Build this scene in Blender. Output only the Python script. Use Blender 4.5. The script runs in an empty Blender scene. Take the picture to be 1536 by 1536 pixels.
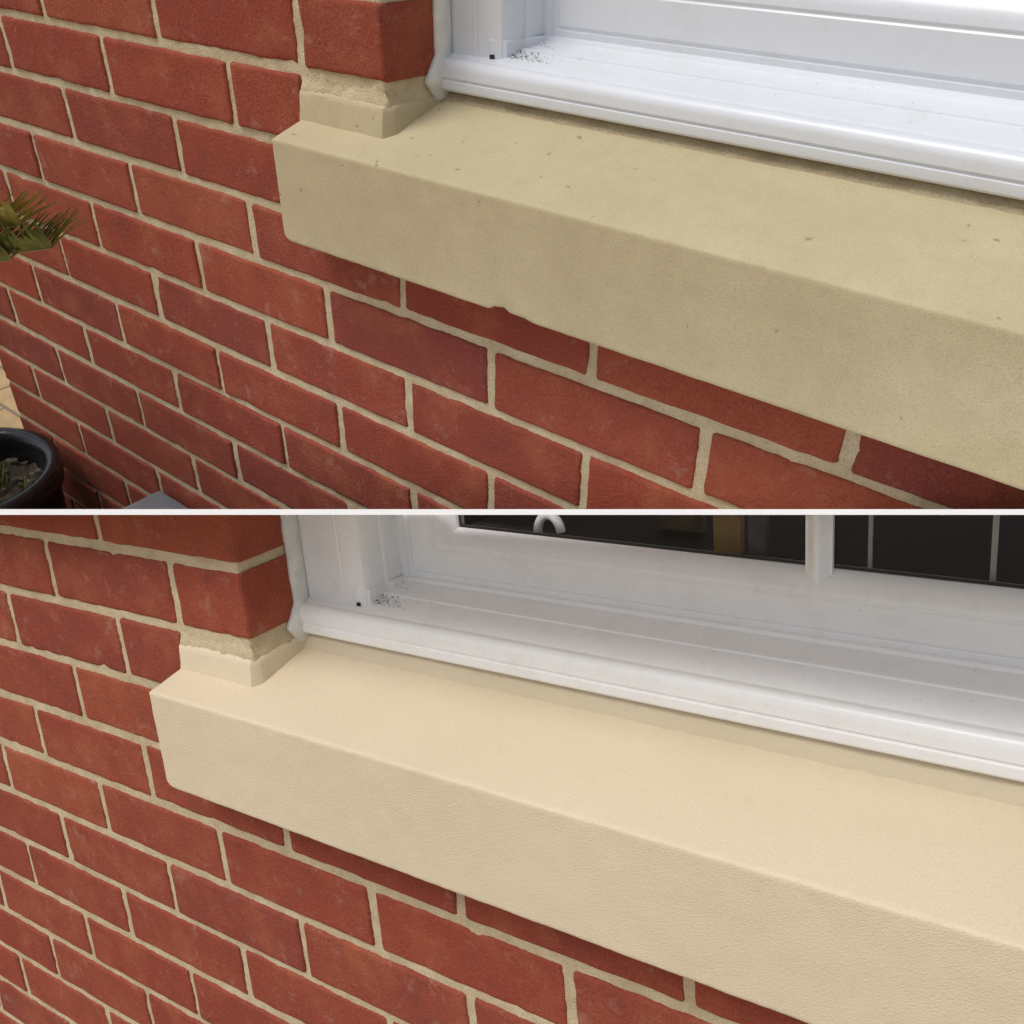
import bpy, bmesh, math, random
import numpy as np
from mathutils import Vector, Matrix, noise
random.seed(7)
Z0=1.40
F=1400.0
qA=np.array([0.584809,0.655196,0.220725,-0.106930,-0.221969,0.895196]); ASPA=0.9108
qB=np.array([0.286331,0.577869,0.000341,-0.239285,0.323479,0.975513]); ASPB=1.0620
def rot(r):
    t=np.linalg.norm(r);k=r/t
    K=np.array([[0,-k[2],k[1]],[k[2],0,-k[0]],[-k[1],k[0],0]])
    return np.eye(3)+np.sin(t)*K+(1-np.cos(t))*K@K
D=np.diag([1.,-1,-1])
RA=rot(qA[:3])@D; tA=qA[3:]; RB=rot(qB[:3])@D; tB=qB[3:]
CA=-RA.T@tA
def w2(p): return np.c_[p[:,0],-p[:,2],p[:,1]+Z0]
def mapA(p):            # facade section 1: (along, up, out) -> world
    p=np.atleast_2d(np.array(p,float))*np.array([1,ASPA,1]); return w2(p)
def mapB(p):            # facade section 2 (leaning panel)
    p=np.atleast_2d(np.array(p,float))*np.array([1,ASPB,1])
    return w2(((RB@p.T).T+tB-tA)@RA)
def u2w(v): v=np.array(v); return Vector((v[0],-v[2],v[1]))

# ------------------------------------------------------------ materials
def newmat(name):
    m=bpy.data.materials.new(name); m.use_nodes=True
    nt=m.node_tree; b=nt.nodes['Principled BSDF']
    return m,nt,b
class G:
    def __init__(s,nt):
        s.nt=nt; s.tc=nt.nodes.new('ShaderNodeTexCoord')
    def n(s,t,**k):
        x=s.nt.nodes.new(t)
        for a,v in k.items(): setattr(x,a,v)
        return x
    def l(s,a,b): s.nt.links.new(a,b)
    def noise(s,scale,detail=4,rough=.55,vec=None,dist=0):
        x=s.n('ShaderNodeTexNoise'); x.inputs['Scale'].default_value=scale; x.inputs['Detail'].default_value=min(detail,3)
        x.inputs['Roughness'].default_value=rough; x.inputs['Distortion'].default_value=dist
        s.l(vec or s.tc.outputs['Object'],x.inputs['Vector']); return x.outputs['Fac']
    def ramp(s,f,stops):
        r=s.n('ShaderNodeValToRGB'); e=r.color_ramp.elements
        while len(e)<len(stops): e.new(.5)
        for i,(p,c) in enumerate(stops):
            e[i].position=p; e[i].color=(*c,1) if len(c)==3 else c
        s.l(f,r.inputs['Fac']); return r.outputs['Color']
    def mix(s,f,a,b,mode='MIX'):
        m=s.n('ShaderNodeMix',data_type='RGBA',blend_type=mode)
        if isinstance(f,(int,float)): m.inputs[0].default_value=f
        else: s.l(f,m.inputs[0])
        for i,v in ((6,a),(7,b)):
            if isinstance(v,tuple): m.inputs[i].default_value=(*v,1)
            else: s.l(v,m.inputs[i])
        return m.outputs[2]
    def bump(s,h,strength,dist,prev=None):
        b=s.n('ShaderNodeBump'); b.inputs['Strength'].default_value=strength; b.inputs['Distance'].default_value=dist
        s.l(h,b.inputs['Height'])
        if prev: s.l(prev,b.inputs['Normal'])
        return b.outputs['Normal']
g1=lambda v:(v,v,v)
def mat_brick():
    m,nt,b=newmat('red_brick'); g=G(nt)
    geo=g.n('ShaderNodeNewGeometry'); ri=geo.outputs['Random Per Island']
    base=g.ramp(ri,[(0,(.265,.062,.040)),(.15,(.315,.071,.041)),(.3,(.275,.060,.039)),(.45,(.335,.088,.047)),(.6,(.295,.067,.041)),(.75,(.240,.058,.043)),(.88,(.325,.078,.043)),(1,(.275,.066,.043))])
    mp=g.n('ShaderNodeVectorMath',operation='ADD'); sc=g.n('ShaderNodeVectorMath',operation='SCALE'); sc.inputs['Scale'].default_value=9
    cm=g.n('ShaderNodeCombineXYZ'); g.l(ri,cm.inputs[0]); g.l(ri,cm.inputs[2]); g.l(cm.outputs[0],sc.inputs[0])
    g.l(g.tc.outputs['Object'],mp.inputs[0]); g.l(sc.outputs[0],mp.inputs[1]); V=mp.outputs[0]
    big=g.noise(15,3,.65,V)
    c=g.mix(g.ramp(big,[(.5,g1(0)),(.70,g1(.65))]),base,(.38,.120,.060))
    c=g.mix(g.ramp(big,[(.30,g1(.50)),(.46,g1(0))]),c,(.20,.056,.046))
    fine=g.noise(560,2,.6)
    c=g.mix(g.ramp(fine,[(.32,g1(.5)),(.45,g1(0))]),c,(.12,.036,.026))
    c=g.mix(g.ramp(fine,[(.58,g1(0)),(.74,g1(.4))]),c,(.48,.20,.13))
    ef=g.noise(27,3,.85,V,.4)
    c=g.mix(g.ramp(ef,[(.58,g1(0)),(.80,g1(.38))]),c,(.48,.33,.27))
    g.l(c,b.inputs['Base Color']); b.inputs['Roughness'].default_value=.95
    b.inputs['Specular IOR Level'].default_value=.12
    g.l(g.bump(g.noise(260,3,.8),.75,.0022),b.inputs['Normal'])
    return m
def mat_mortar(name='lime_mortar',k=1.0):
    m,nt,b=newmat(name); g=G(nt)
    sc=lambda t:tuple(x*k for x in t)
    c=g.ramp(g.noise(30,3,.7),[(.3,sc((.48,.385,.24))),(.55,sc((.58,.485,.315))),(.75,sc((.65,.56,.38)))])
    c=g.mix(g.ramp(g.noise(700,1,.5),[(.33,g1(.5)),(.48,g1(0))]),c,sc((.34,.25,.145)))
    g.l(c,b.inputs['Base Color']); b.inputs['Roughness'].default_value=.95; b.inputs['Specular IOR Level'].default_value=.1
    g.l(g.bump(g.noise(420,2,.7),.65,.0018),b.inputs['Normal']); return m
def mat_stoneA():
    m,nt,b=newmat('weathered_sandstone'); g=G(nt)
    c=g.ramp(g.noise(9,3,.7),[(.3,(.485,.410,.252)),(.55,(.525,.448,.280)),(.75,(.565,.488,.312))])
    c=g.mix(g.ramp(g.noise(60,3,.75),[(.50,g1(0)),(.75,g1(.22))]),c,(.38,.315,.19))
    c=g.mix(g.ramp(g.noise(1100,1,.5),[(.32,g1(.4)),(.47,g1(0))]),c,(.32,.25,.15))
    c=g.mix(g.ramp(g.noise(120,1,.4),[(.765,g1(0)),(.785,g1(.5))]),c,(.17,.12,.06))
    g.l(c,b.inputs['Base Color']); b.inputs['Roughness'].default_value=.9; b.inputs['Specular IOR Level'].default_value=.15
    g.l(g.bump(g.noise(600,2,.65),.3,.0010),b.inputs['Normal']); return m
def mat_stoneB(name='recoated_sandstone',k=1.0):
    m,nt,b=newmat(name); g=G(nt); sc=lambda t:tuple(x*k for x in t)
    c=g.ramp(g.noise(7,2,.5),[(.3,sc((.70,.595,.42))),(.7,sc((.74,.635,.455)))])
    c=g.mix(g.ramp(g.noise(1300,1,.5),[(.34,g1(.28)),(.47,g1(0))]),c,sc((.54,.44,.29)))
    g.l(c,b.inputs['Base Color']); b.inputs['Roughness'].default_value=.85; b.inputs['Specular IOR Level'].default_value=.2
    g.l(g.bump(g.noise(800,2,.6),.65,.0012),b.inputs['Normal']); return m
def mat_pvc(name,col,dirt=.25):
    m,nt,b=newmat(name); g=G(nt)
    c=g.mix(g.ramp(g.noise(26,3,.8),[(.5,g1(0)),(.8,g1(dirt))]),col,(.52,.49,.42))
    c=g.mix(g.ramp(g.noise(330,3,.7),[(.66,g1(0)),(.72,g1(.35))]),c,(.38,.34,.28))
    g.l(c,b.inputs['Base Color']); b.inputs['Roughness'].default_value=.30
    return m
def mat_plain(name,col,rough=.6,var=.25,scale=40,bump=.2,metal=0):
    m,nt,b=newmat(name); g=G(nt)
    a=tuple(x*(1-var) for x in col); d=tuple(min(1,x*(1+var)) for x in col)
    g.l(g.ramp(g.noise(scale,3,.6),[(.3,a),(.7,d)]),b.inputs['Base Color']); b.inputs['Roughness'].default_value=rough
    b.inputs['Metallic'].default_value=metal
    if bump: g.l(g.bump(g.noise(scale*6,2),bump,.002),b.inputs['Normal'])
    return m
def mat_glass():
    m=bpy.data.materials.new('window_glass'); m.use_nodes=True; nt=m.node_tree; nt.nodes.clear()
    o=nt.nodes.new('ShaderNodeOutputMaterial'); t=nt.nodes.new('ShaderNodeBsdfTransparent'); gl=nt.nodes.new('ShaderNodeBsdfGlossy')
    fr=nt.nodes.new('ShaderNodeFresnel'); fr.inputs[0].default_value=1.33; mx=nt.nodes.new('ShaderNodeMixShader')
    t.inputs[0].default_value=(.75,.78,.77,1); gl.inputs['Roughness'].default_value=.02; gl.inputs['Color'].default_value=(.6,.6,.6,1)
    nt.links.new(fr.outputs[0],mx.inputs[0]); nt.links.new(t.outputs[0],mx.inputs[1]); nt.links.new(gl.outputs[0],mx.inputs[2]); nt.links.new(mx.outputs[0],o.inputs[0]); return m
BR=mat_brick(); MO=mat_mortar(); MOD=mat_mortar('shaded_dirty_mortar',.75); SA=mat_stoneA(); SB=mat_stoneB(); SBD=mat_stoneB('recoated_bedding',.86)  # MOD: dirt plus shade under the projecting sill, painted as darker mortar
PVA=mat_pvc('white_upvc_weathered',(.70,.73,.77),.24); PVB=mat_pvc('white_upvc',(.86,.86,.85),.2)
CAULK=mat_plain('sealant',(.70,.70,.65),.5,.10,60,.2); DIRT=mat_plain('grime',(.07,.05,.03),.9,bump=0)
GL=mat_glass(); GASK=mat_plain('rubber_gasket',(.012,.012,.012),.4,bump=0)
DIV=mat_plain('white_divider_paint',(.86,.86,.85),.5,.02,bump=0)

# ------------------------------------------------------------ helpers
PL_CO=u2w(CA)+Vector((0,0,Z0))
def plane_n(b):   # plane between the two views, along which the coping runs
    n=RA.T@np.array([0,1,-b]); v=u2w(n); v.normalize(); return v
NB=plane_n((771.6-768)/F); NA=plane_n((765.0-768)/F)
def obj(name,verts,faces,mat,parent=None,smooth=True,cut=None,cutsel=None,seg=None):
    me=bpy.data.meshes.new(name); me.from_pydata([tuple(v) for v in verts],[],faces); me.update()
    bm=bmesh.new(); bm.from_mesh(me)
    bmesh.ops.recalc_face_normals(bm,faces=bm.faces)
    if cut is not None:
        if cutsel: fs=[f for f in bm.faces if cutsel(f.calc_center_median())]
        else: fs=list(bm.faces)
        geom=set(fs)
        for f in fs: geom.update(f.edges); geom.update(f.verts)
        bmesh.ops.bisect_plane(bm,geom=list(geom),dist=1e-6,plane_co=PL_CO,plane_no=cut,clear_outer=(cut is NA),clear_inner=(cut is NB))
    bm.to_mesh(me); bm.free()
    if smooth: me.polygons.foreach_set('use_smooth',[True]*len(me.polygons))
    me.materials.append(mat); o=bpy.data.objects.new(name,me); bpy.context.collection.objects.link(o)
    if parent: o.parent=parent
    return o
def empty(name):
    e=bpy.data.objects.new(name,None); bpy.context.collection.objects.link(e); return e
def nz(x,y,z=0): return noise.noise(Vector((x,y,z)))
class Buf:
    def __init__(s): s.v=[]; s.f=[]
    def grid(s,pts,nx,ny):
        o=len(s.v); s.v+=pts
        for j in range(ny-1):
            for i in range(nx-1):
                a=o+j*nx+i; s.f.append((a,a+1,a+nx+1,a+nx))
def steps(L,fine=True):
    e=[0,.0006,.0015,.003,.0055,.009]; mid=list(np.linspace(.009,L-.009,max(3,int((L-.018)/.011)+1)))[1:-1]
    return e+mid+[L-x for x in reversed(e)]
def brick(B,u0,u1,v0,v1,sd,right=0.0):
    U=steps(u1-u0); V=steps(v1-v0); R=.0035
    du=random.uniform(-.0012,.0012); dv=random.uniform(-.0008,.0008); w0=random.uniform(-.0006,.0014); tl=random.uniform(-.006,.006); tw=random.uniform(-.018,.018)
    nx,ny=len(U),len(V); o=len(B.v); L=u1-u0; H=v1-v0
    for b in V:
        for a in U:
            x=u0+a; y=v0+b
            ex=min(a,L-a); ey=min(b,H-b)
            jx=.0011*nz(y*70,sd,(a>L/2)*5)+.0008*nz(y*260,sd,3); jy=.0011*nz(x*45,sd+9,(b>H/2)*5)+.0009*nz(x*240,sd,8)
            kx=max(0,1-ex/.012); ky=max(0,1-ey/.012)
            cr=.0035
            rx=max(0,cr-ex)/cr; ry=max(0,cr-ey)/cr; d=math.sqrt(rx*rx+ry*ry)
            w=w0-R*(1-math.sqrt(max(0,1-min(1,d)**2)))
            if d>1: w-=.003*(d-1)
            w+=.0007*nz(x*28,y*28,sd)+.0004*nz(x*130,y*130,sd)
            c=nz(x*60,y*60,sd+31)
            if min(ex,ey)<.010 and c>.42: w-=(c-.42)*.010*(1-min(ex,ey)/.010)
            xx=x+jx*kx+du; yy=y+jy*ky+dv+tl*(a-L/2)*.6
            B.v.append((xx,yy,w+tw*(a-L/2)*.2))
    for j in range(ny-1):
        for i in range(nx-1):
            a=o+j*nx+i; B.f.append((a,a+1,a+nx+1,a+nx))
    def skirt(idx,depths,inset=0):
        prev=idx
        for k,dp in enumerate(depths):
            st=len(B.v)
            for q in idx:
                p=B.v[q]; B.v.append((p[0]+(.0012*nz(p[1]*60,dp*60,sd) if right else 0),p[1],dp))
            for m in range(len(idx)-1): B.f.append((prev[m],prev[m+1],st+m+1,st+m))
            prev=list(range(st,st+len(idx)))
    skirt([o+i for i in range(nx)],[-.016] if not right else [-.016,-.10])
    skirt([o+(ny-1)*nx+i for i in range(nx)],[-.016] if not right else [-.016,-.10])
    skirt([o+j*nx for j in range(ny)],[-.016])
    skirt([o+j*nx+nx-1 for j in range(ny)],[-.016] if not right else [-.01,-.03,-.05,-.07,-.10])
def wall(mp,uL,vlo,vhi,uR,parent,cut,cutsel,seed,vW):
    B=Buf(); P=.225; J=.0048
    for k in range(int(math.floor(vlo/.075)),int(vhi/.075)+1):
        v=.075*k; v0,v1=v-.0327,v+.0327
        lim=uR if k<=0 else (-.1125 if k<=2 else -.005)
        off=0 if k%2==0 else .1125
        n=math.floor((uL-off)/P)-1; js=[]
        while True:
            j=off+P*n; n+=1
            if j>lim+.3: break
            js.append(j)
        js=[j for j in js if j>uL+.03]; js=[uL-J]+js
        for i,j in enumerate(js):
            a=j+J; b=(js[i+1] if i+1<len(js) else lim+.3)-J
            rt=0
            if k>=3 and b>lim-.004: b=lim; rt=1
            elif k in(1,2) and b>lim-.006: b=lim-.004
            if a>=b-.02: continue
            brick(B,a,b,v0,v1,seed+k*13.7+i*3.1,rt)
            if rt: break
    obj('bricks',mp(B.v),B.f,BR,parent,True,cut,cutsel)
    st=.0045; us=np.arange(uL+.003,uR,st); vs=np.arange(vlo,vhi,st); nx,ny=len(us),len(vs)
    V=[];Fc=[]
    for y in vs:
        for x in us:
            V.append((x,y,-.0024+.0010*nz(x*50,y*50,seed)+.0008*nz(x*190,y*190,seed)))
    for j in range(ny-1):
        for i in range(nx-1):
            if vs[j]>.03 and us[i]>-.0145: continue
            a=j*nx+i; Fc.append((a,a+1,a+nx+1,a+nx))
    obj('mortar',mp(V),Fc,MO,parent,True,cut,cutsel)
    B=Buf(); ws=list(np.linspace(-.006,-.12,22)); vv=np.arange(.14,vhi,.004)
    pts=[]
    for y in vv:
        pts+=[(-.022,y,-.0030),(-.016,y,-.0022),(-.0105,y,-.0022),(-.0080,y,-.0035)]
        pts+=[(-.0073+.0010*nz(w*90,y*90,seed),y,w) for w in ws]
    B.grid(pts,len(ws)+4,len(vv))
    obj('reveal_mortar',mp(B.v),B.f,MO,parent,True,cut,cutsel)
    # lumpy mortar bed over the stool, swept round the corner
    pr=[(.0010,vW+.022),(.0012,vW+.0275),(-.0005,vW+.034),(-.0030,vW+.041),(-.0035,.1915),(-.008,.198)]
    path=[('u',x) for x in np.linspace(-.1155,-.006,44)]+[('w',x) for x in np.linspace(-.002,-.11,44)]
    V=[];n=len(pr)
    for t,x in path:
        for d,v in pr:
            e=.0016*nz(x*75,v*75,seed+8)+.0008*nz(x*220,v*220,seed)
            if t=='u': V.append((min(x,-.005+d),v+e,d+e))
            else: V.append((-.005+d+e,v+e,min(x,d)))
    Fc=[(i*n+j,i*n+j+1,i*n+n+j+1,i*n+n+j) for i in range(len(path)-1) for j in range(n-1)]
    obj('bed_mortar',mp(V),Fc,MO,parent,True,cut,cutsel)
    B=Buf(); B.grid([(uL,y,w) for y in (vlo,vhi) for w in (-.004,-.22)],2,2); B.grid([(x,y,-.22) for y in (vlo,vhi) for x in (uL,-.02)],2,2)
    obj('wall_core',mp(B.v),B.f,BR,parent,False,cut,cutsel)

def sill(mp,uL,uR,vT,vB,wF,vW,mat,parent,cut,cutsel,amp,chip,name):
    slope=(vW-vT)/wF
    prof=[(-.02,vB),(0,vB),(wF-.02,vB),(wF-.004,vB),(wF-.0018,vB),(wF-.0005,vB+.0005),(wF,vB+.0018),(wF,vB+.004)]
    for t in np.linspace(.1,.92,14): prof.append((wF,vB+(vT-vB)*t))
    prof+=[(wF,vT-.0045),(wF,vT-.0018),(wF-.0005,vT-.0005),(wF-.0018,vT+.0003),(wF-.0045,vT+slope*.0045)]
    nt0=len(prof)-2
    for w in np.linspace(wF-.009,-.12,26):
        prof.append((w,vT+slope*(wF-w)))
    us=[0,.0005,.0018,.004,.0065,.010,.014,.018]; us=[uL+x for x in us]+list(np.arange(uL+.022,uR,.0034))
    V=[];n=len(prof)
    for i,u in enumerate(us):
        r=.0095; dd=u-uL; rise=(r-math.sqrt(max(0,r*r-(r-dd)**2))) if dd<r else 0
        c2=.0018; ins=(c2-math.sqrt(max(0,c2*c2-(c2-dd)**2))) if dd<c2 else 0
        for j,(w,v) in enumerate(prof):
            t=(v-vB)/(vT-vB)
            y=v+rise*max(0,1-t) if t<1 else v
            x=w
            if w>.0: x=w-ins
            if j>=nt0: y-=ins
            e=amp*nz(u*40,v*40,3)+amp*.5*nz(u*150,v*150+w*150,5)
            if .9<=t and w>wF-.003: e-=amp*1.2*max(0,nz(u*75,2,9))
            if chip and t<.09 and w>wF-.03:
                for cu,cw,ch in chip:
                    k=max(0,min(1,(1-abs(u-cu)/cw)*2.2)); y+=ch*k
            if t>=1: y+=e*.5
            elif w>wF-.001: x+=e
            V.append((u,y,x))
    Fc=[]
    for i in range(len(us)-1):
        for j in range(n-1):
            a=i*n+j; Fc.append((a,a+1,a+n+1,a+n))
    Fc.append(tuple(range(n)))
    o=obj(name,mp(V),Fc,mat,parent,True,cut,cutsel)
    return o
def stool(mp,mat,parent,cut,cutsel,vW):
    pr=[(.0065,vW-.008),(.0060,vW+.002),(.0050,vW+.010),(.0038,vW+.023),(.0030,vW+.0265),(.0005,vW+.029),(-.010,vW+.033),(-.013,vW+.04)]
    path=[('u',x) for x in np.linspace(-.1155,-.006,36)]+[('w',x) for x in np.linspace(-.003,-.11,34)]
    V=[];n=len(pr)
    for t,x in path:
        for d,v in pr:
            e=.0008*nz(x*60,v*60,2)
            if t=='u': V.append((min(x,-.005+d),v+e,d+e))
            else: V.append((-.005+d+e,v+e,min(x,d)))
    Fc=[(i*n+j,i*n+j+1,i*n+n+j+1,i*n+n+j) for i in range(len(path)-1) for j in range(n-1)]
    Fc.append(tuple(range(n)))
    o=obj('stool',mp(V),Fc,mat,parent,True,cut,cutsel); sharp(o,35); return o

def extrude_u(prof,u0,u1,cap=True,n=2):
    us=np.linspace(u0,u1,n); V=[(u,v,w) for u in us for (w,v) in prof]; k=len(prof)
    Fc=[(i*k+j,i*k+j+1,i*k+k+j+1,i*k+k+j) for i in range(n-1) for j in range(k-1)]
    if cap: Fc.append(tuple(range(k)))
    return V,Fc
def sharp(o,ang=30):
    bm=bmesh.new(); bm.from_mesh(o.data)
    for e in bm.edges:
        if len(e.link_faces)==2 and e.calc_face_angle(0)>math.radians(ang): e.smooth=False
    bm.to_mesh(o.data); bm.free()
def window(mp,pv,parent,cut,cutsel,uR,vTop,q,railH,ac,bed):
    prof=[(-.12,.172),(-.074,.174),(-.071,.1755),(-.0665,.176),(-.0645,.178),(-.064,.181),(-.064,.1855),(-.0655,.1865),(-.0655,.1878),(-.0640,.189)]
    for a in np.linspace(0,math.pi/2,8): prof.append((-.0715+.0075*math.cos(a)*1.0,.1955+.0095*math.sin(a)))
    prof+=[(-.0715-.0008,.2050),(-.074,.2045),(-.0765,.2048),(-.079,.2066),(-.105,.2135),(-.1055,.2150),(-.109,.2160),(-.1095,.2150),(-.132,.2205),(-.1335,.2235),(-.138,.2245),(-.17,.226)]
    V,Fc=extrude_u(prof,-.0035,uR); o=obj('projecting_sill',mp(V),Fc,pv,parent,True,cut,cutsel); sharp(o,25)
    pr=[(-.012-q,-.083),(.034,-.083),(.0352,-.0840),(.0368,-.0840),(.038,-.083),(.058,-.0834),(.0625,-.0855),(.065,-.090),(.066,-.098),(.066,-.112),(.068,-.1125),(.069,-.114),(.071,-.134),(.078,-.1345),(.085,-.15)]
    V=[(u+q,v,w) for v in (.207,vTop) for (u,w) in pr]; k=len(pr)
    Fc=[(j,j+1,k+j+1,k+j) for j in range(k-1)]; o=obj('frame_jamb',mp(V),Fc,pv,parent,True,cut,cutsel); sharp(o,25)
    pr=[(.0535,-.0815),(.066,-.0880),(.0675,-.096),(.0675,-.110),(.073,-.118),(.0765,-.134)]
    V=[(u+q,v,w) for v in (.206,.2235) for (u,w) in pr]+[(u-.003+q,.2245,w-.002) for (u,w) in pr]; k=len(pr)
    Fc=[(r*k+j,r*k+j+1,r*k+k+j+1,r*k+k+j) for r in (0,1) for j in range(k-1)]
    obj('jamb_foot',mp(V),Fc,pv,parent,False,cut,cutsel)
    V=[(.0525+q,.2075,-.0812),(.057+q,.2075,-.0825),(.057+q,.2115,-.0825),(.0525+q,.2115,-.0812)]
    obj('drain_slot',mp(V),[(0,1,2,3)],GASK,parent,False,cut,cutsel)
    pr=[(0,-.150),(0,-.1385),(.0012,-.1372),(.006,-.1365),(.0072,-.1372),(.0085,-.1365),(.010,-.1355),(.0345,-.1350),(.0358,-.1362),(.0372,-.1362),(.0385,-.1352),(.042,-.1355),(.048,-.1385),(.053,-.1435),(.0565,-.1475),(.0575,-.150),(.0575,-.160)]
    hs=railH/.0575; pr=[(d*hs,w) for d,w in pr]
    u0,v0=.076+q,.2225; k=len(pr); V=[]; us_=1.10/hs
    for (d,w) in pr: V.append((u0+d*us_,vTop,w))
    for (d,w) in pr: V.append((u0+d*us_,v0+d,w))
    for (d,w) in pr: V.append((uR,v0+d,w))
    Fc=[(r*k+j,r*k+j+1,r*k+k+j+1,r*k+k+j) for r in (0,1) for j in range(k-1)]
    o=obj('sash_frame',mp(V),Fc,pv,parent,True,cut,cutsel); sharp(o,20)
    gu,gv=u0+railH*us_,v0+railH
    V=[(gu,gv,-.1512),(uR,gv,-.1512),(uR,gv+.0028,-.1512),(gu+.0028,gv+.0028,-.1512),(gu+.0028,vTop,-.1512),(gu,vTop,-.1512)]
    obj('gasket',mp(V),[(0,1,2,3),(0,3,4,5)],GASK,parent,False,cut,cutsel)
    obj('glass_pane',mp([(gu,gv,-.1525),(uR,gv,-.1525),(uR,vTop,-.1525),(gu,vTop,-.1525)]),[(0,1,2,3)],GL,parent,False,cut,cutsel)
    c=ac; hw=.0105
    pr=[(-hw,-.1505),(-hw,-.1455),(-.0085,-.1445),(-.0022,-.1385),(0,-.1378),(.0022,-.1385),(.0085,-.1445),(hw,-.1455),(hw,-.1505)]
    k=len(pr); V=[(c+u,vTop,w) for u,w in pr]
    for u,w in pr: V.append((c+u,v0+railH-.0075-.0125*max(0,1-abs(u)/.0088),w+.0008))
    V+= [(c,v0+railH-.0225,-.1355)]
    Fc=[(j,j+1,k+j+1,k+j) for j in range(k-1)]+[(k+j,k+j+1,2*k) for j in range(k-1)]
    obj('astragal_bar',mp(V),Fc,pv,parent,False,cut,cutsel)
    # sealant between brick reveal and frame, spreading round the sill end
    V=[];vs=np.arange(.166,vTop,.0035); m=10
    for y in vs:
        r=.0046+.0008*nz(y*45,1,2)+.0003*nz(y*160,1,2)
        z=max(0,1-abs(y-.185)/.022); r+=.0030*z
        for a in range(m):
            t=2*math.pi*a/m; V.append((-.0040+r*math.cos(t)+.0005*nz(y*90,a,1),y,-.073+.006*z+r*math.sin(t)*2.4))
    Fc=[(i*m+j,i*m+(j+1)%m,i*m+m+(j+1)%m,i*m+m+j) for i in range(len(vs)-1) for j in range(m)]
    Fc.append(tuple(range(m)))
    obj('sealant_bead',mp(V),Fc,CAULK,parent,True,cut,cutsel)
    B=Buf(); us=np.arange(-.004,uR,.005); pts=[]
    for (w,y) in ((-.0600,.150),(-.0648,.162),(-.0680,.1675),(-.072,.1720),(-.077,.1755)):
        for u in us: pts.append((u,y+.0010*nz(u*80,3,1),w+.0014*nz(u*70,y*90,1)))
    B.grid(pts,len(us),5); obj('bedding_strip',mp(B.v),B.f,bed,parent,True,cut,cutsel)
    V=[];Fc=[]
    rr=random.Random(5)
    for i in range(360):
        big=i<240
        u=(.066+q+abs(rr.gauss(0,.018)) if big else rr.uniform(.07,uR)); w=rr.uniform(-.130,-.084)
        if big: w=-.089-abs(rr.gauss(0,.014)); 
        if w<-.13: continue
        y=.2066+(-.079-w)*.265+.0003; s=rr.uniform(.0002,.0007)*(1 if big else .7)
        o=len(V); 
        V+=[(u-s,y,w),(u,y,w-s*rr.uniform(.6,1.6)),(u+s*rr.uniform(.6,1.6),y,w),(u,y,w+s),(u,y+s*.7,w)]; Fc+=[(o,o+1,o+4),(o+1,o+2,o+4),(o+2,o+3,o+4),(o+3,o,o+4)]
    obj('grit',mp(V),Fc,DIRT,parent,False,cut,cutsel)

# ------------------------------------------------------------ section 1
cs=lambda c: c.x>-.25
wa=empty('brick_wall'); wall(mapA,-1.0175,-1.50,.47,.80,wa,NA,cs,0,.1422)
sa=empty('stone_window_sill')
sill(mapA,-.115,.80,.131,.0272,.0422,.1445,SA,sa,NA,cs,.0006,[(.157,.010,.0042),(.174,.018,.0022)],'sill_body'); stool(mapA,SA,sa,NA,cs,.1422)
wi=empty('white_window'); window(mapA,PVA,wi,NA,cs,.80,.47,-.009,.070,.5125,MOD)
# ------------------------------------------------------------ section 2
wb=empty('brick_wall.001'); wall(mapB,-1.20,-.95,.47,.85,wb,NB,None,0,.1435)
sb=empty('stone_window_sill.001')
sill(mapB,-.1175,.85,.1385,.0349,.0470,.1475,SB,sb,NB,None,.0006,None,'sill_body'); stool(mapB,SB,sb,NB,None,.1435)
wj=empty('white_window.001'); window(mapB,PVB,wj,NB,None,.85,.47,.014,.0525,.5095,SBD)

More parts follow.
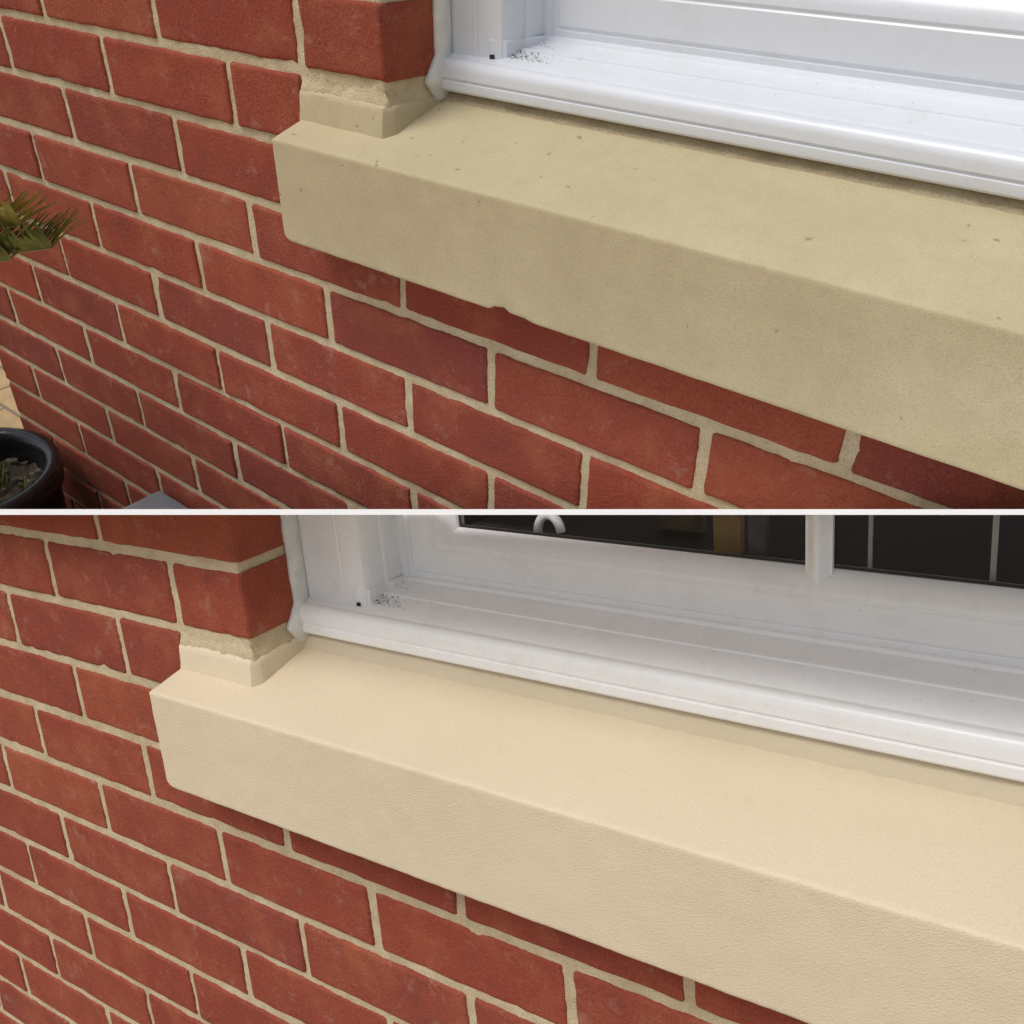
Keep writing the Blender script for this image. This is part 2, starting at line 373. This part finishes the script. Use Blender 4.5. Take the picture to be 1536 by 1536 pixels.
def room(mp,parent,cut,cutsel):
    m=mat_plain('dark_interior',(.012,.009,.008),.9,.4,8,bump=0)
    u0,u1,v0,v1,w0,w1=.13,.80,.262,.47,-.154,-.42
    V=[(u0,v0,w0),(u1,v0,w0),(u1,v1,w0),(u0,v1,w0),(u0,v0,w1),(u1,v0,w1),(u1,v1,w1),(u0,v1,w1)]
    obj('room_interior',mp(V),[(4,5,6,7),(0,1,5,4),(3,2,6,7),(0,3,7,4),(1,2,6,5)],m,parent,False,cut,cutsel)
    def slab(n,ua,ub,va,vb,w,col,d=.01):
        V=[(x,y,z) for z in (w,w-d) for (x,y) in ((ua,va),(ub,va),(ub,vb),(ua,vb))]
        obj(n,mp(V),[(0,1,2,3),(4,5,6,7),(0,1,5,4),(1,2,6,5),(2,3,7,6),(3,0,4,7)],mat_plain(n+'_mat',col,.5,bump=0),parent,False,cut,cutsel)
    slab('curtain',.405,.43,.265,.46,-.19,(.42,.24,.10)); slab('shelf_end',.44,.455,.265,.46,-.18,(.12,.11,.11))
    slab('picture_frame',.33,.375,.265,.46,-.24,(.20,.15,.10)); slab('lamp_pole',.541,.544,.265,.46,-.17,(.7,.68,.62),.003)
    slab('curtain_pole',.628,.632,.265,.46,-.17,(.7,.68,.62),.004)
    V=[];m=8;n=22
    for i in range(n):
        t=i/(n-1)*math.pi*.95; c=(.250-.013*math.cos(t),.273+.018*math.sin(t),-.165)
        for a in range(m):
            s=2*math.pi*a/m; V.append((c[0]+.0045*math.cos(s)*math.cos(t+math.pi),c[1]+.0045*math.cos(s)*math.sin(t),c[2]+.005*math.sin(s)))
    obj('window_handle',mp(V),[(i*m+j,i*m+(j+1)%m,i*m+m+(j+1)%m,i*m+m+j) for i in range(n-1) for j in range(m)],mat_plain('handle_white',(.8,.8,.78),.4,.05,bump=0),parent,True,cut,cutsel)
room(mapB,wj,NB,None)
room(mapA,wi,NA,cs)

# ------------------------------------------------------------ coping on section 2, built as the white dividing line between both views
def panel_divider():
    V=[];xs=np.linspace(-.72,.72,40)
    nB=RB[:,2]; wq=nB@tB
    for x in xs:
        r=np.array([x,0,1.0]); 
        for off,th0,th1 in ((.052,-4.25,4.25),(-.13,-3.6,3.6)):
            z=(wq+off)/(nB@r)
            for th in (th0,th1):
                p=np.array([x*z,th/F*z,z]); V.append(w2(((p-tA)@RA)[None])[0])
    Fc=[]
    for i in range(len(xs)-1):
        a=i*4;b=a+4
        Fc+=[(a,a+1,b+1,b),(a+2,a+3,b+3,b+2),(a,a+2,b+2,b),(a+1,a+3,b+3,b+1)]
    Fc+=[(0,1,3,2)]
    k=(len(xs)-1)*4; Fc+=[(k,k+1,k+3,k+2)]
    obj('white_panel_divider',V,Fc,DIV,None,False)
panel_divider()

# ------------------------------------------------------------ pot, plant, cabinet, ground
def U(p): return (p[0],-p[2],p[1]+Z0)
potm=mat_plain('black_glazed_pot',(.012,.012,.013),.25,.3,30,.3)
cx,cv,cw=-.872,-.500,.17
prof=[(.085,-.80),(.10,-.78),(.125,-.45),(.137,-.10),(.139,-.045),(.149,-.035),(.153,-.012),(.150,.002),(.141,.005),(.130,.001),(.125,-.015),(.123,-.06)]
V=[];k=len(prof);N=64
for i in range(N):
    a=2*math.pi*i/N
    for r,h in prof: V.append(U((cx+r*math.cos(a),cv+h*(1.4+cv)/.80 if h<-.2 else cv+h,cw+r*math.sin(a))))
Fc=[(i*k+j,i*k+j+1,((i+1)%N)*k+j+1,((i+1)%N)*k+j) for i in range(N) for j in range(k-1)]
pot=empty('plant_pot'); obj('pot_body',V,Fc,potm,pot)
V=[];Fc=[];rr=random.Random(3)
soil=[];M=26
for i in range(M):
    for j in range(M):
        x=(i/(M-1)*2-1)*.126;y=(j/(M-1)*2-1)*.126
        r=math.hypot(x,y); s=1 if r<.124 else .124/r
        soil.append(U((cx+x*s,cv-.05+.012*nz(x*60,y*60,2),cw+y*s)))
B=Buf();B.grid(soil,M,M); obj('soil',B.v,B.f,mat_plain('potting_soil',(.08,.06,.04),.95,.6,120,.8),pot)
for i in range(170):
    a=rr.uniform(0,6.28);r=.118*math.sqrt(rr.random());s=rr.uniform(.003,.009)
    c=np.array([cx+r*math.cos(a),cv-.046+rr.uniform(0,.006),cw+r*math.sin(a)]);o=len(V)
    for q in range(6):
        d=[(1,0,0),(-1,0,0),(0,.5,0),(0,-.5,0),(0,0,1),(0,0,-1)][q]
        V.append(U(c+np.array(d)*s*rr.uniform(.5,1.1)))
    Fc+=[(o+a_,o+b_,o+c_) for a_ in(0,1) for b_ in (2,3) for c_ in (4,5)]
obj('bark_chips',V,Fc,mat_plain('bark_chips',(.17,.14,.10),.9,.6,90,.4),pot,False)

leaf=mat_plain('cycad_leaf',(.16,.19,.035),.45,.45,30,.1)
leafy=mat_plain('cycad_leaf_tips',(.34,.30,.08),.5,.4,25,.1)
palm=empty('cycad_palm')
def bez(p,t):
    p=[np.array(x,float) for x in p]
    return (1-t)**3*p[0]+3*(1-t)**2*t*p[1]+3*(1-t)*t*t*p[2]+t**3*p[3]
def frond(P,L,seed,nl=70,lift=(.15,.5),fwd=.75):
    r=random.Random(seed);V=[];Fc=[];V2=[];F2=[]
    pts=[bez(P,t) for t in np.linspace(0,1,40)]
    for i,p in enumerate(pts):
        rad=.0035*(1-i/44)
        for a in range(5):
            s=6.283*a/5; V.append(U(p+np.array([0,math.cos(s),math.sin(s)])*rad))
    for i in range(39):
        for a in range(5): Fc.append((i*5+a,i*5+(a+1)%5,i*5+5+(a+1)%5,i*5+5+a))
    for i in range(nl):
        t=.22+.78*i/(nl-1); p=bez(P,t); q=bez(P,min(1,t+.02))-bez(P,t-.02); q/=np.linalg.norm(q)
        up=np.array((0,1,0),float); sd=np.cross(q,up); sd/=np.linalg.norm(sd); up=np.cross(sd,q)
        ln=L*(1-.4*max(0,t-.5)*2)*r.uniform(.85,1.1)
        for sg in (-1,1):
            d=q*(fwd+.5*t)+sg*sd*.6+up*r.uniform(*lift); d/=np.linalg.norm(d)
            wd=np.cross(d,up); wd/=np.linalg.norm(wd); o=len(V2)
            for s,wf in ((0,.0018),(.3,.0025),(.65,.0020),(1,.0002)):
                c=p+d*ln*s-np.array([0,1,0])*ln*.10*s*s
                V2.append(U(c-wd*wf)); V2.append(U(c+wd*wf+up*.001))
            F2+=[(o+2*m,o+2*m+1,o+2*m+3,o+2*m+2) for m in range(3)]
    obj('rachis',V,Fc,leafy,palm); obj('leaflets',V2,F2,leaf if seed%2 else leafy,palm,False)
cr=np.array([-.93,-.33,.19])
V=[];N=14
for j,(r,h) in enumerate([(.05,-.56),(.055,-.50),(.06,-.42),(.055,-.36),(.03,-.32)]):
    for i in range(N):
        a=6.283*i/N; V.append(U((cr[0]+r*math.cos(a)*(1+.1*((i+j)%2)),h,cr[2]+r*math.sin(a)*(1+.1*((i+j)%2)))))
obj('trunk',V,[(j*N+i,j*N+(i+1)%N,j*N+N+(i+1)%N,j*N+N+i) for j in range(4) for i in range(N)],mat_plain('cycad_trunk',(.09,.06,.035),.9,.5,60,.8),palm)
frond([cr,(-.86,-.14,.20),(-.66,-.10,.14),(-.43,-.035,.125)],.105,1,120,(.5,1.0),.6)
frond([cr,(-.88,-.10,.22),(-.70,-.08,.15),(-.47,-.015,.135)],.10,2,110,(.4,.9),.6)
frond([cr,(-.88,-.16,.22),(-.70,-.12,.16),(-.50,-.060,.145)],.09,5,90,(.4,.9),.6)
for i,(dx,dy,dw) in enumerate([(-.5,.25,.1),(-.45,.2,.35),(-.2,.3,.5),(-.55,.1,-.1),(-.35,.35,.25)]):
    e=cr+np.array([dx,dy,dw]); frond([cr,cr+np.array([dx*.2,dy+.1,dw*.2]),cr+np.array([dx*.7,dy+.15,dw*.7]),e],.11,3+i,nl=50)
V=[];Fc=[]
for i in range(110):
    a=rr.uniform(0,6.28);r=rr.uniform(.02,.10);c=np.array([cx+r*math.cos(a),cv-.045,cw+r*math.sin(a)])
    d=np.array([rr.uniform(-.6,.6),1,rr.uniform(-.6,.6)]);ln=rr.uniform(.02,.05);o=len(V);s=.0016
    V+=[U(c+np.array([-s,0,0])),U(c+np.array([s,0,s])),U(c+d*ln*.5+np.array([s*1.5,0,0])),U(c+d*ln),U(c+d*ln*.5-np.array([s*1.5,0,0]))]
    Fc.append((o,o+1,o+2,o+3,o+4))
obj('sprigs',V,Fc,leaf,pot,False)

def box_obj(name,lo,hi,mat,parent,bev=.006):
    me=bpy.data.meshes.new(name);bm=bmesh.new();bmesh.ops.create_cube(bm,size=1)
    for v in bm.verts:
        p=[lo[i]+(hi[i]-lo[i])*(v.co[i]+.5) for i in range(3)]; v.co=U(p)
    bmesh.ops.recalc_face_normals(bm,faces=bm.faces)
    bmesh.ops.bevel(bm,geom=list(bm.edges),offset=bev,segments=3,affect='EDGES',profile=.6)
    bm.to_mesh(me);bm.free();me.materials.append(mat);o=bpy.data.objects.new(name,me);bpy.context.collection.objects.link(o);o.parent=parent;return o
cab=empty('utility_cabinet'); gm=mat_plain('grey_plastic',(.17,.185,.20),.5,.1,30,.15)
box_obj('cabinet_body',(-.540,-1.395,.012),(-.36,-.487,.125),gm,cab); box_obj('cabinet_lid',(-.548,-.489,.008),(-.352,-.472,.133),gm,cab)

gmt,nt,b=newmat('tan_paving'); g=G(nt)
br=g.n('ShaderNodeTexBrick'); br.inputs['Scale'].default_value=1.6; br.inputs['Mortar Size'].default_value=.012
br.inputs['Color1'].default_value=(.50,.32,.15,1); br.inputs['Color2'].default_value=(.44,.29,.14,1); br.inputs['Mortar'].default_value=(.2,.15,.09,1)
g.l(g.tc.outputs['Object'],br.inputs['Vector'])
g.l(g.mix(g.ramp(g.noise(12,4,.7),[(.4,g1(0)),(.7,g1(.5))]),br.outputs['Color'],(.25,.18,.10)),b.inputs['Base Color']); b.inputs['Roughness'].default_value=.9
g.l(g.bump(g.noise(80,4),.4,.004),b.inputs['Normal'])
obj('ground',[(-400,-400,0),(400,-400,0),(400,400,0),(-400,400,0)],[(0,1,2,3)],gmt,None,False)

# ------------------------------------------------------------ camera
cd=bpy.data.cameras.new('camera'); cd.sensor_width=36; cd.lens=36*F/1536; cd.clip_start=.01; cd.clip_end=1500
cam=bpy.data.objects.new('camera',cd); bpy.context.collection.objects.link(cam)
X=u2w(RA[0]);Y=-u2w(RA[1]);Zc=-u2w(RA[2]); M4=Matrix.Identity(4)
for i in range(3): M4[i][0]=X[i];M4[i][1]=Y[i];M4[i][2]=Zc[i];M4[i][3]=PL_CO[i]
cam.matrix_world=M4; bpy.context.scene.camera=cam

# ------------------------------------------------------------ light
sc=bpy.context.scene
w=bpy.data.worlds.new('World'); sc.world=w; w.use_nodes=True; nt=w.node_tree
sky=nt.nodes.new('ShaderNodeTexSky'); sky.sky_type='NISHITA'; sky.sun_disc=False
dirv=Vector((-.21,-.37,.90)).normalized()
EL=math.asin(dirv.z); AZ=math.atan2(dirv.x,dirv.y)
sky.sun_elevation=EL; sky.sun_rotation=AZ; sky.dust_density=3; sky.air_density=1.0; sky.ozone_density=.6
hs=nt.nodes.new('ShaderNodeHueSaturation'); hs.inputs['Saturation'].default_value=.5
nt.links.new(sky.outputs[0],hs.inputs['Color']); nt.links.new(hs.outputs[0],nt.nodes['Background'].inputs[0]); nt.nodes['Background'].inputs[1].default_value=.128
sd=bpy.data.lights.new('sun','SUN'); sd.energy=1.5; sd.angle=math.radians(24); sd.color=(1,.975,.94)
so=bpy.data.objects.new('sun',sd); bpy.context.collection.objects.link(so)
so.rotation_euler=dirv.to_track_quat('Z','Y').to_euler(); so.location=(0,-3,6)
sc.view_settings.view_transform='Standard'; sc.view_settings.look='None'; sc.view_settings.exposure=0
